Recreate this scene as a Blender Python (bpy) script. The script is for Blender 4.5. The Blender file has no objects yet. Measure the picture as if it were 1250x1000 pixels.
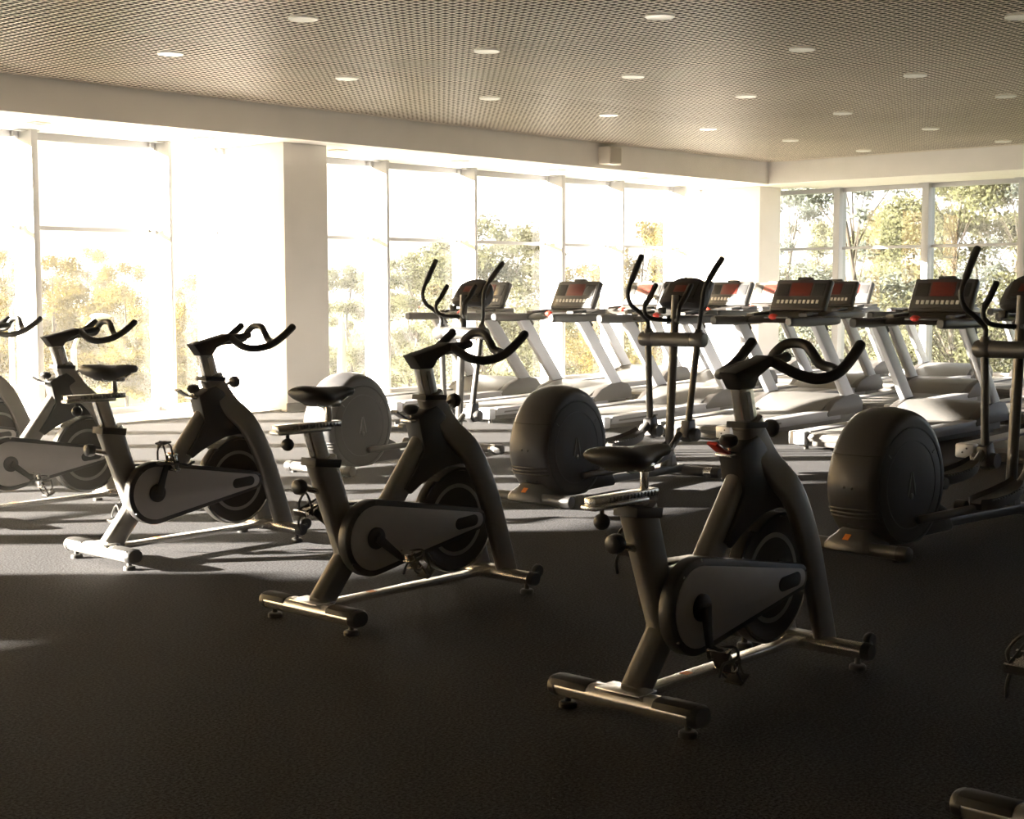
import bpy, bmesh, math, random
from mathutils import Vector, Matrix
R = math.radians
C = bpy.context.scene.collection
rnd = random.Random(7)

# ------------------------------------------------------------------ materials
def nodes_of(name):
    m = bpy.data.materials.new(name); m.use_nodes = True
    nt = m.node_tree
    return m, nt, nt.nodes['Principled BSDF'], nt.nodes['Material Output']

def mat(name, col, rough=.5, metal=0., spec=.5, var=0., vscale=30., bump=0., bscale=200., coat=0.):
    m, nt, b, _ = nodes_of(name)
    b.inputs['Base Color'].default_value = (*col, 1)
    b.inputs['Roughness'].default_value = rough
    b.inputs['Metallic'].default_value = metal
    b.inputs['Specular IOR Level'].default_value = spec
    b.inputs['Coat Weight'].default_value = coat
    tc = nt.nodes.new('ShaderNodeTexCoord')
    if var:
        n = nt.nodes.new('ShaderNodeTexNoise'); n.inputs['Scale'].default_value = vscale; n.inputs['Detail'].default_value = 4
        r = nt.nodes.new('ShaderNodeValToRGB')
        r.color_ramp.elements[0].position = .3; r.color_ramp.elements[1].position = .7
        r.color_ramp.elements[0].color = (*[c * (1 - var) for c in col], 1)
        r.color_ramp.elements[1].color = (*[min(1, c * (1 + var)) for c in col], 1)
        nt.links.new(tc.outputs['Object'], n.inputs['Vector'])
        nt.links.new(n.outputs['Fac'], r.inputs['Fac'])
        nt.links.new(r.outputs['Color'], b.inputs['Base Color'])
    if bump:
        n = nt.nodes.new('ShaderNodeTexNoise'); n.inputs['Scale'].default_value = bscale; n.inputs['Detail'].default_value = 3
        bp = nt.nodes.new('ShaderNodeBump'); bp.inputs['Strength'].default_value = bump; bp.inputs['Distance'].default_value = .004
        nt.links.new(tc.outputs['Object'], n.inputs['Vector'])
        nt.links.new(n.outputs['Fac'], bp.inputs['Height'])
        nt.links.new(bp.outputs['Normal'], b.inputs['Normal'])
    return m

M = {}
M['wall'] = mat('white_plaster', (.82, .785, .75), .75, spec=.3, var=.03, vscale=3)
M['wall_dim'] = mat('grey_back_wall', (.19, .19, .20), .8, spec=.2, var=.05, vscale=2)
M['white_frame'] = mat('white_window_frame', (.44, .44, .455), .4, var=.02, vscale=5)
M['skirting'] = mat('dark_skirting', (.09, .075, .065), .5, var=.1, vscale=8)
M['ledge'] = mat('white_stone_ledge', (.50, .48, .45), .35, var=.04, vscale=6)
M['lattice'] = mat('pale_lattice', (.76, .67, .56), .45, spec=.4, var=.10, vscale=.6)
M['plenum'] = mat('dark_plenum', (.034, .024, .016), .9, spec=.1, var=.2, vscale=1)
M['lamp_white'] = mat('lamp_white', (.85, .84, .80), .35, var=.02)
M['lamp_glass'] = mat('lamp_reflector', (.80, .80, .78), .18, .7, var=.05, vscale=60)
M['black_rubber'] = mat('black_rubber', (.018, .017, .017), .50, spec=.45, bump=.12, bscale=400)
M['black_plastic'] = mat('black_plastic', (.022, .021, .022), .42, spec=.5, bump=.06, bscale=500)
M['matte_black'] = mat('matte_black', (.014, .013, .013), .6, spec=.4, bump=.05)
M['frame_grey'] = mat('gunmetal_paint', (.26, .245, .225), .38, .55, var=.04, vscale=12)
M['silver'] = mat('brushed_silver', (.72, .70, .67), .27, .85, var=.05, vscale=25)
M['chrome'] = mat('chrome', (.80, .79, .77), .12, 1., var=.02)
M['panel_grey'] = mat('guard_panel_grey', (.47, .445, .44), .42, .15, var=.03, vscale=20)
M['fly_dark'] = mat('flywheel_dark', (.045, .042, .040), .35, .6, var=.1, vscale=10)
M['fly_ring'] = mat('flywheel_ring', (.34, .33, .32), .4, .2, var=.03)
M['orange'] = mat('orange_sticker', (.75, .22, .03), .5, var=.05)
M['red'] = mat('red_plastic', (.60, .030, .018), .35, var=.05)
M['amber'] = mat('amber_reflector', (.70, .22, .04), .2, var=.1)
M['ell_shell'] = mat('charcoal_shell', (.046, .045, .048), .40, .25, var=.05, vscale=4, bump=.04, bscale=600)
M['ell_disc'] = mat('charcoal_disc', (.022, .020, .020), .5, .1, var=.05, vscale=6)
M['ell_mark'] = mat('disc_mark', (.10, .095, .09), .35, .3, var=.05)
M['ell_grey'] = mat('grey_fairing', (.115, .112, .112), .42, .3, var=.05)
M['ell_tube'] = mat('charcoal_tube', (.10, .097, .095), .36, .5, var=.05, vscale=8)
M['tread_white'] = mat('treadmill_white', (.42, .425, .45), .35, .25, var=.03, vscale=8)
M['tread_hood'] = mat('treadmill_hood', (.070, .068, .067), .40, .25, var=.04, vscale=8)
M['tread_dark'] = mat('treadmill_dark', (.026, .023, .022), .5, .1, var=.05)
M['rail_silver'] = mat('rail_silver', (.19, .19, .205), .45, .2, var=.04, vscale=10)
M['belt'] = mat('running_belt', (.045, .043, .042), .55, var=.15, vscale=60, bump=.1, bscale=300)
M['key_white'] = mat('key_white', (.70, .69, .66), .5, var=.02)
M['screen_grey'] = mat('screen_grey', (.028, .028, .030), .2, var=.1, vscale=20)
M['screen_red'] = mat('screen_red', (.11, .010, .006), .3, var=.15, vscale=40)
M['con_silver'] = mat('console_silver', (.030, .029, .030), .35, .4, var=.04)
M['con_face'] = mat('console_face_grey', (.055, .053, .054), .35, .2, var=.05)
M['speaker'] = mat('speaker_white', (.72, .66, .58), .5, var=.02)
M['speaker_grille'] = mat('speaker_grille', (.50, .45, .39), .6, bump=.3, bscale=300)
M['bark'] = mat('bark', (.040, .034, .028), .9, spec=.1, var=.3, vscale=6, bump=.5, bscale=20)
M['grass'] = mat('lawn', (.075, .085, .022), .9, spec=.1, var=.35, vscale=.25)
M['asphalt'] = mat('asphalt', (.085, .08, .078), .9, spec=.1, var=.12, vscale=1.5)
M['post_white'] = mat('post_white', (.50, .48, .45), .5, var=.03)
M['car_white'] = mat('car_paint', (.55, .55, .56), .25, .1, var=.01, coat=.5)
M['car_glass'] = mat('car_glass', (.03, .035, .04), .08, var=.05)
M['hedge_leaf'] = mat('hedge_leaf', (.055, .07, .020), .7, spec=.2, var=.4, vscale=6)

def carpet():
    m, nt, b, _ = nodes_of('charcoal_carpet')
    tc = nt.nodes.new('ShaderNodeTexCoord')
    n1 = nt.nodes.new('ShaderNodeTexNoise'); n1.inputs['Scale'].default_value = 95; n1.inputs['Detail'].default_value = 4; n1.inputs['Roughness'].default_value = .7
    n2 = nt.nodes.new('ShaderNodeTexNoise'); n2.inputs['Scale'].default_value = 2.2; n2.inputs['Detail'].default_value = 5
    r = nt.nodes.new('ShaderNodeValToRGB')
    r.color_ramp.elements[0].position = .40; r.color_ramp.elements[1].position = .62
    r.color_ramp.elements[0].color = (.0010, .0010, .0012, 1); r.color_ramp.elements[1].color = (.062, .061, .068, 1)
    mx = nt.nodes.new('ShaderNodeMixRGB'); mx.blend_type = 'MULTIPLY'; mx.inputs['Fac'].default_value = 1
    r2 = nt.nodes.new('ShaderNodeValToRGB')
    r2.color_ramp.elements[0].color = (.82, .82, .82, 1); r2.color_ramp.elements[1].color = (1.1, 1.1, 1.1, 1)
    nt.links.new(tc.outputs['Object'], n1.inputs['Vector']); nt.links.new(tc.outputs['Object'], n2.inputs['Vector'])
    nt.links.new(n1.outputs['Fac'], r.inputs['Fac']); nt.links.new(n2.outputs['Fac'], r2.inputs['Fac'])
    nt.links.new(r.outputs['Color'], mx.inputs['Color1']); nt.links.new(r2.outputs['Color'], mx.inputs['Color2'])
    nt.links.new(mx.outputs['Color'], b.inputs['Base Color'])
    b.inputs['Roughness'].default_value = .95; b.inputs['Specular IOR Level'].default_value = .12
    b.inputs['Sheen Weight'].default_value = .0; b.inputs['Sheen Roughness'].default_value = .45; b.inputs['Sheen Tint'].default_value = (.95, .93, .92, 1)
    bp = nt.nodes.new('ShaderNodeBump'); bp.inputs['Strength'].default_value = .7; bp.inputs['Distance'].default_value = .006
    nt.links.new(n1.outputs['Fac'], bp.inputs['Height']); nt.links.new(bp.outputs['Normal'], b.inputs['Normal'])
    return m
M['carpet'] = carpet()

def glass():
    m = bpy.data.materials.new('window_glass'); m.use_nodes = True
    nt = m.node_tree; nt.nodes.clear()
    out = nt.nodes.new('ShaderNodeOutputMaterial'); mx = nt.nodes.new('ShaderNodeMixShader')
    tr = nt.nodes.new('ShaderNodeBsdfTransparent'); gl = nt.nodes.new('ShaderNodeBsdfGlossy')
    lw0 = nt.nodes.new('ShaderNodeLayerWeight'); lw0.inputs['Blend'].default_value = .5
    pw = nt.nodes.new('ShaderNodeMath'); pw.operation = 'POWER'; pw.inputs[1].default_value = 5
    lw = nt.nodes.new('ShaderNodeMath'); lw.operation = 'MULTIPLY_ADD'; lw.inputs[1].default_value = .6; lw.inputs[2].default_value = .02; lw.use_clamp = True
    nt.links.new(lw0.outputs['Facing'], pw.inputs[0]); nt.links.new(pw.outputs[0], lw.inputs[0])
    tr.inputs['Color'].default_value = (.96, .97, .96, 1); gl.inputs['Roughness'].default_value = .02
    nt.links.new(lw.outputs[0], mx.inputs['Fac'])
    nt.links.new(tr.outputs['BSDF'], mx.inputs[1]); nt.links.new(gl.outputs['BSDF'], mx.inputs[2])
    nt.links.new(mx.outputs['Shader'], out.inputs['Surface'])
    return m
M['glass'] = glass()

def leaf(name, c0, c1):
    m = bpy.data.materials.new(name); m.use_nodes = True
    nt = m.node_tree; nt.nodes.clear()
    out = nt.nodes.new('ShaderNodeOutputMaterial'); mx = nt.nodes.new('ShaderNodeMixShader'); mx.inputs['Fac'].default_value = .45
    df = nt.nodes.new('ShaderNodeBsdfDiffuse'); tl = nt.nodes.new('ShaderNodeBsdfTranslucent')
    tc = nt.nodes.new('ShaderNodeTexCoord'); n = nt.nodes.new('ShaderNodeTexNoise')
    n.inputs['Scale'].default_value = 1.1; n.inputs['Detail'].default_value = 6; n.inputs['Roughness'].default_value = .7
    r = nt.nodes.new('ShaderNodeValToRGB'); r.color_ramp.elements[0].position = .35; r.color_ramp.elements[1].position = .65
    r.color_ramp.elements[0].color = (*c0, 1); r.color_ramp.elements[1].color = (*c1, 1)
    nt.links.new(tc.outputs['Object'], n.inputs['Vector']); nt.links.new(n.outputs['Fac'], r.inputs['Fac'])
    for s in (df, tl): nt.links.new(r.outputs['Color'], s.inputs['Color'])
    nt.links.new(df.outputs['BSDF'], mx.inputs[1]); nt.links.new(tl.outputs['BSDF'], mx.inputs[2])
    nt.links.new(mx.outputs['Shader'], out.inputs['Surface'])
    return m
M['leaf_gold'] = leaf('leaves_golden', (.055, .044, .010), (.15, .118, .030))
M['leaf_green'] = leaf('leaves_green', (.042, .046, .024), (.105, .110, .062))
M['leaf_blue'] = leaf('leaves_bluish', (.050, .060, .055), (.10, .115, .10))

# ------------------------------------------------------------------ mesh helpers
def rr(w, h, r, n=3):
    """rounded rectangle section, w along first axis, h along second"""
    r = min(r, w / 2 - 1e-4, h / 2 - 1e-4); pts = []
    for cx, cy, a0 in ((w/2-r, h/2-r, 0), (-w/2+r, h/2-r, 90), (-w/2+r, -h/2+r, 180), (w/2-r, -h/2+r, 270)):
        for i in range(n + 1):
            a = R(a0 + 90 * i / n); pts.append((cx + r * math.cos(a), cy + r * math.sin(a)))
    return pts
def circ(r, n=12):
    return [(r * math.cos(2*math.pi*i/n), r * math.sin(2*math.pi*i/n)) for i in range(n)]
def smooth(pts, n=6):
    """Catmull-Rom through the points"""
    P = [Vector(p) for p in pts]; out = []
    for i in range(len(P) - 1):
        p0 = P[i-1] if i else P[i] * 2 - P[i+1]; p1, p2 = P[i], P[i+1]
        p3 = P[i+2] if i + 2 < len(P) else P[i+1] * 2 - P[i]
        for k in range(n):
            t = k / n
            out.append(.5 * ((2*p1) + (p2-p0)*t + (2*p0-5*p1+4*p2-p3)*t*t + (3*p1-p0-3*p2+p3)*t**3))
    out.append(P[-1]); return out

class MB:
    def __init__(s): s.bm = bmesh.new()
    def box(s, c, size, bev=0., rot=None, seg=2):
        t = bmesh.new(); bmesh.ops.create_cube(t, size=1)
        bmesh.ops.scale(t, vec=size, verts=t.verts)
        if bev: bmesh.ops.bevel(t, geom=t.edges[:], offset=bev, segments=seg, profile=.5, affect='EDGES')
        if rot is not None: bmesh.ops.rotate(t, cent=(0,0,0), matrix=rot.to_3x3() if hasattr(rot, 'to_3x3') else rot, verts=t.verts)
        bmesh.ops.translate(t, vec=c, verts=t.verts); s.add(t); return s
    def add(s, t):
        me = bpy.data.meshes.new('tmp'); t.to_mesh(me); t.free(); s.bm.from_mesh(me); bpy.data.meshes.remove(me)
    def sweep(s, pts, sec, side=(0,1,0), scale=None, round_end=False):
        """section (a along cross(side,tangent), b along side) swept along pts; sides kept near 'side'"""
        P = [Vector(p) for p in pts]; n = len(P); rings = []
        up = Vector(side).normalized()
        for i, p in enumerate(P):
            t = (P[min(i+1, n-1)] - P[max(i-1, 0)]).normalized()
            b = up - t * up.dot(t)
            if b.length < 1e-4: b = Vector((1,0,0)) - t * t.x
            b.normalize(); up = b if side is None else up
            a = b.cross(t).normalized(); k = scale[i] if scale else 1
            rings.append([s.bm.verts.new(p + a * (u*k) + b * (v*k)) for u, v in sec])
        if round_end:
            pass
        m = len(sec)
        for r0, r1 in zip(rings, rings[1:]):
            for j in range(m): s.bm.faces.new((r0[j], r0[(j+1) % m], r1[(j+1) % m], r1[j]))
        s.bm.faces.new(rings[0][::-1]); s.bm.faces.new(rings[-1]); return s
    def tube(s, pts, r, n=12, caps=True):
        """round tube with parallel-transported frames and rounded ends; r a number or a list"""
        P = [Vector(p) for p in pts]; k = len(P)
        rad = list(r) if isinstance(r, (list, tuple)) else [r] * k
        if caps:
            t0 = (P[0]-P[1]).normalized(); t1 = (P[-1]-P[-2]).normalized()
            P = [P[0] + t0*rad[0]*.5, P[0] + t0*rad[0]*.35] + P + [P[-1] + t1*rad[-1]*.35, P[-1] + t1*rad[-1]*.5]
            rad = [rad[0]*.45, rad[0]*.8] + rad + [rad[-1]*.8, rad[-1]*.45]
        k = len(P); t = (P[1]-P[0]).normalized()
        b = t.orthogonal().normalized(); rings = []
        for i, p in enumerate(P):
            t = (P[min(i+1, k-1)] - P[max(i-1, 0)]).normalized()
            b = (b - t * b.dot(t)).normalized(); a = b.cross(t)
            rings.append([s.bm.verts.new(p + (a*math.cos(2*math.pi*j/n) + b*math.sin(2*math.pi*j/n)) * rad[i]) for j in range(n)])
        for r0, r1 in zip(rings, rings[1:]):
            for j in range(n): s.bm.faces.new((r0[j], r0[(j+1) % n], r1[(j+1) % n], r1[j]))
        s.bm.faces.new(rings[0][::-1]); s.bm.faces.new(rings[-1]); return s
    def prism(s, poly, y0, y1, bev=0., axis='y', seg=2):
        """polygon in XZ extruded along y (or in XY along z / YZ along x)"""
        t = bmesh.new()
        def V(p, d): return {'y': (p[0], d, p[1]), 'z': (p[0], p[1], d), 'x': (d, p[0], p[1])}[axis]
        A = [t.verts.new(V(p, y0)) for p in poly]; B = [t.verts.new(V(p, y1)) for p in poly]; n = len(poly)
        f0 = t.faces.new(A); f1 = t.faces.new(B[::-1])
        for i in range(n): t.faces.new((A[i], B[i], B[(i+1) % n], A[(i+1) % n]))
        bmesh.ops.recalc_face_normals(t, faces=t.faces[:])
        if bev: bmesh.ops.bevel(t, geom=list(f0.edges) + list(f1.edges), offset=bev, segments=seg, profile=.5, affect='EDGES')
        s.add(t); return s
    def lathe(s, prof, c, axis='y', n=32, sx=1., sz=1.):
        """profile of (radius, height along axis) around centre c"""
        rings = []
        for r, h in prof:
            ring = []
            for j in range(n):
                a = 2*math.pi*j/n; u, v = r*math.cos(a)*sx, r*math.sin(a)*sz
                d = {'y': (u, h, v), 'z': (u, v, h), 'x': (h, u, v)}[axis]
                ring.append(s.bm.verts.new(Vector(c) + Vector(d)))
            rings.append(ring)
        for r0, r1 in zip(rings, rings[1:]):
            for j in range(n): s.bm.faces.new((r0[j], r0[(j+1) % n], r1[(j+1) % n], r1[j]))
        s.bm.faces.new(rings[0][::-1]); s.bm.faces.new(rings[-1]); return s
    def ring(s, r0, r1, y0, y1, c, a0=0, a1=360, n=48):
        """flat ring (or arc of one) around the y axis"""
        full = abs(a1 - a0) >= 360; rows = []
        for i in range(n + (0 if full else 1)):
            a = R(a0 + (a1-a0) * i / n)
            rows.append([s.bm.verts.new((c[0]+r*math.cos(a), c[1]+y, c[2]+r*math.sin(a))) for r, y in ((r0,y0),(r1,y0),(r1,y1),(r0,y1))])
        m = len(rows)
        for i in range(m if full else m - 1):
            A, B = rows[i], rows[(i+1) % m]
            for j in range(4): s.bm.faces.new((A[j], A[(j+1) % 4], B[(j+1) % 4], B[j]))
        if not full: s.bm.faces.new(rows[0]); s.bm.faces.new(rows[-1][::-1])
        return s
    def ball(s, c, r, sx=1, sy=1, sz=1, n=16):
        t = bmesh.new(); bmesh.ops.create_uvsphere(t, u_segments=n, v_segments=max(6, n//2), radius=r)
        bmesh.ops.scale(t, vec=(sx, sy, sz), verts=t.verts); bmesh.ops.translate(t, vec=c, verts=t.verts); s.add(t); return s
    def build(s, name, m, parent=None, origin=None, ang=38):
        bmesh.ops.recalc_face_normals(s.bm, faces=s.bm.faces[:])
        if origin is not None: bmesh.ops.translate(s.bm, vec=-Vector(origin), verts=s.bm.verts)
        me = bpy.data.meshes.new(name); s.bm.to_mesh(me); s.bm.free()
        me.materials.append(m)
        me.shade_smooth()
        try: me.set_sharp_from_angle(angle=R(ang))
        except Exception: pass
        o = bpy.data.objects.new(name, me); C.objects.link(o)
        if parent is not None: o.parent = parent
        if origin is not None: o.location = origin
        return o

def thing(name, label, cat, loc=(0,0,0), rz=0., group=None):
    o = bpy.data.objects.new(name, None); C.objects.link(o); o.empty_display_size = .2
    o.location = loc; o.rotation_euler = (0, 0, rz); o['label'] = label; o['category'] = cat
    if group: o['group'] = group
    return o
def struct(o): o['kind'] = 'structure'; return o
def kids(o): return [c for c in bpy.data.objects if c.parent == o]
def copy_tree(o, parent=None):
    c = o.copy(); C.objects.link(c)
    if parent is not None: c.parent = parent
    for ch in kids(o): copy_tree(ch, c)
    return c
def dup(o, loc, rz, label):
    c = copy_tree(o); c.location = loc; c.rotation_euler = (0, 0, rz); c['label'] = label; return c
def part(root, name): return [c for c in kids(root) if c.name.split('.')[0] == name]

# ------------------------------------------------------------------ room (x along the long window wall, y towards it)
XL, XR_, YB = -9.0, 21.6, -6.0
ZC, ZS = 3.40, 3.06
YG, XG = 14.08, 21.62                       # glass planes
struct(MB().box((6.3, 4.2, -.1), (31.4, 20.8, .2)).build('floor', M['carpet']))
struct(MB().box((6.3, 4.2, 4.05), (31.4, 20.8, .2)).build('ceiling', M['plenum']))
def lattice():
    b = MB(); p, w, h = .073, .0105, .003
    x = XL
    while x < 20.03: b.box((x, 3.3, ZC + h/2), (w, 18.6, h)); x += p
    y = YB
    while y < 12.6: b.box((5.5, y, ZC + h/2 + .0006), (29.06, w, h)); y += p
    return b.build('ceiling_lattice', M['lattice'])
struct(lattice())
struct(MB().box((6.0, 13.45, 3.24), (30.4, 1.7, .36)).build('wall_left_beam', M['wall']))
struct(MB().box((6.0, 13.45, 3.70), (30.4, 1.7, .56)).build('wall_left_plenum', M['plenum']))
struct(MB().box((20.93, 3.3, 3.24), (1.8, 18.6, .36)).build('wall_right_beam', M['wall']))
struct(MB().box((20.93, 3.3, 3.70), (1.8, 18.6, .56)).build('wall_right_plenum', M['plenum']))
struct(MB().box((XL - .1, 4.2, 2.0), (.2, 20.8, 4.2)).build('wall_end', M['wall_dim']))
struct(MB().box((6.3, YB - .1, 2.0), (31.4, .2, 4.2)).build('wall_back', M['wall_dim']))
COLS = [(10.46, 11.10), (-4.50, -4.20)]  # second is an unseen column, added to cast a shade band on the floor
for i, (a, b_) in enumerate(COLS):
    struct(MB().box(((a+b_)/2, 13.80, 1.53), (b_-a, 1.69, 3.06), .004).build('wall_left_column', M['wall']))
    struct(MB().box(((a+b_)/2, 12.953, .05), (b_-a+.012, .02, .10)).build('baseboard_left', M['skirting']))
struct(MB().box((20.665, 13.80, 1.53), (.63, 1.69, 3.06), .004).build('wall_corner_pier', M['wall']))
struct(MB().box((21.6, 14.3, 1.53), (1.25, .4, 3.06)).build('wall_corner_return', M['wall']))
struct(MB().box((5.67, 13.62, .012), (29.4, 1.12, .024)).build('trim_1', M['ledge']))
struct(MB().box((21.3, 3.9, .012), (.62, 19.8, .024)).build('trim_2', M['ledge']))

mull = [-8.7, -7.4, -6.1, -2.2, -.55, 1.10, 2.80, 4.50, 6.20, 7.865, 9.525, 12.84, 14.49, 16.36, 17.80, 19.47]
wid = {16.36: .085, 7.865: .075}
k = 3
for x in mull:
    w = wid.get(x, .05)
    o = MB().box((x, 13.95, 1.54), (w, .32, 3.04), .006)
    o.box((x - .02, 13.90, ZS - .008), (w + .16, .10, .014))
    o.box((x, 14.17, 1.54), (.045, .12, 3.04))
    struct(o.build(f'trim_{k}', M['white_frame'])); k += 1
edges = sorted(mull + [v for c in COLS for v in c] + [XL, 20.35])
wn = 1
def bay_a(a, b_):
    global wn
    if b_ - a < .3 or any(abs(a - c[0]) < .01 and abs(b_ - c[1]) < .01 for c in COLS): return
    m = (a+b_)/2; L = b_ - a
    f = MB().box((m, YG, 3.022), (L, .07, .076), .004).box((m, YG, 2.060), (L, .05, .046), .004).box((m, YG, .05), (L, .07, .06), .004)
    f.box((b_ - .11, YG - .05, 2.075), (.018, .07, .05)).box((b_ - .11, YG - .05, 3.02), (.018, .07, .05))
    w = struct(f.build(f'window_{wn}', M['white_frame']))
    g = MB().box((m, YG + .005, 1.53), (L - .01, .008, 2.95)).build('glass_pane', M['glass'], w); g['kind'] = 'structure'
    wn += 1
for a, b_ in zip(edges, edges[1:]): bay_a(a, b_)
mb = [12.19, 10.61, 9.04, 7.46, 5.88, 4.30, 2.72, 1.14, -.44, -2.02, -3.6, -5.2]
for y in mb:
    o = MB().box((21.55, y, 1.54), (.14, .115, 3.04), .006).box((21.48, y, ZS - .008), (.05, .22, .014))
    o.box((21.70, y, 1.54), (.14, .05, 3.04))
    struct(o.build(f'trim_{k}', M['white_frame'])); k += 1
edges = sorted(mb + [YB, 14.1])
for a, b_ in zip(edges, edges[1:]):
    m = (a+b_)/2; L = b_ - a
    f = MB().box((XG, m, 3.022), (.07, L, .076), .004).box((XG, m, 2.060), (.05, L, .046), .004).box((XG, m, .05), (.07, L, .06), .004)
    f.box((XG - .05, a + .085, 2.075), (.07, .018, .05))
    w = struct(f.build(f'window_{wn}', M['white_frame'])); wn += 1
    g = MB().box((XG + .005, m, 1.53), (.008, L - .01, 2.95)).build('glass_pane', M['glass'], w); g['kind'] = 'structure'

# ------------------------------------------------------------------ ceiling lights
def downlight():
    t = thing('ceiling_downlight', '', 'ceiling light', group='round downlights in the lattice ceiling')
    MB().lathe([(.085, 0), (.105, -.004), (.112, .002), (.108, .02), (.085, .02)], (0,0,0), 'z', 28).build('trim_ring', M['lamp_white'], t)
    MB().lathe([(.084, .004), (.06, .03), (.03, .05), (.002, .052)], (0,0,0), 'z', 24).build('reflector', M['lamp_glass'], t)
    MB().ball((-.028, 0, .022), .022, 1, 1, .8, 12).build('bulb', M['lamp_white'], t)
    MB().ball((.030, .004, .022), .022, 1, 1, .8, 12).build('bulb', M['lamp_white'], t)
    return t
rows = [(10.52, [7.29, 9.28, 11.27, 13.29, 15.31, 17.27, 19.30], 'nearest the long beam'),
        (8.46, [7.04, 9.03, 11.06, 13.00, 15.02, 17.24, 19.42], 'second from the long beam'),
        (6.47, [8.78, 10.79, 12.84, 14.89], 'third from the long beam'),
        (4.52, [10.62], '')]
ords = ['first', 'second', 'third', 'fourth', 'fifth', 'sixth', 'seventh']
first = None
for y, xs, w in rows:
    for i, x in enumerate(xs):
        lb = (f'round white ceiling downlight, {ords[i]} from the left in the row {w}' if w else
              'round white ceiling downlight at the upper right edge, above the others')
        if first is None: first = downlight(); first.location = (x, y, ZC - .002); first['label'] = lb
        else: dup(first, (x, y, ZC - .002), 0, lb)
first = None
so = ['first', 'second', 'third', 'fourth', 'fifth', 'sixth']
for i, x in enumerate([7.59, 9.58, 11.50, 13.60, 15.55, 17.57]):
    lb = f'flush square spotlight in the white soffit above the windows, {so[i]} from the left'
    if first is None:
        first = thing('soffit_spotlight', lb, 'ceiling light', (x, 13.22, ZS - .001), 0, 'square spotlights in the window soffit')
        fr = MB()
        for dx, dy, sx, sy in ((.075, 0, .02, .17), (-.075, 0, .02, .17), (0, .075, .17, .02), (0, -.075, .17, .02)): fr.box((dx, dy, -.004), (sx, sy, .01))
        fr.build('trim_frame', M['speaker'], first)
        MB().box((0, 0, .0), (.13, .13, .004)).build('diffuser', M['lamp_white'], first)
    else: dup(first, (x, 13.22, ZS - .001), 0, lb)

# wall loudspeaker on the beam
t = thing('wall_speaker', 'small beige loudspeaker mounted on the long white beam', 'speaker', (15.86, 12.6, 3.10))
rot = Matrix.Rotation(R(16), 4, 'Y') @ Matrix.Rotation(R(0), 4, 'Z')
MB().prism([(-.17, 0), (.17, 0), (.13, -.17), (-.13, -.17)], .01, .25, .012, 'z').build('cabinet', M['speaker'], t)
MB().box((0, -.174, .13), (.23, .012, .20), .004).build('grille', M['speaker_grille'], t)
MB().box((0, -.01, .12), (.10, .05, .10)).build('bracket', M['speaker'], t)

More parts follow.
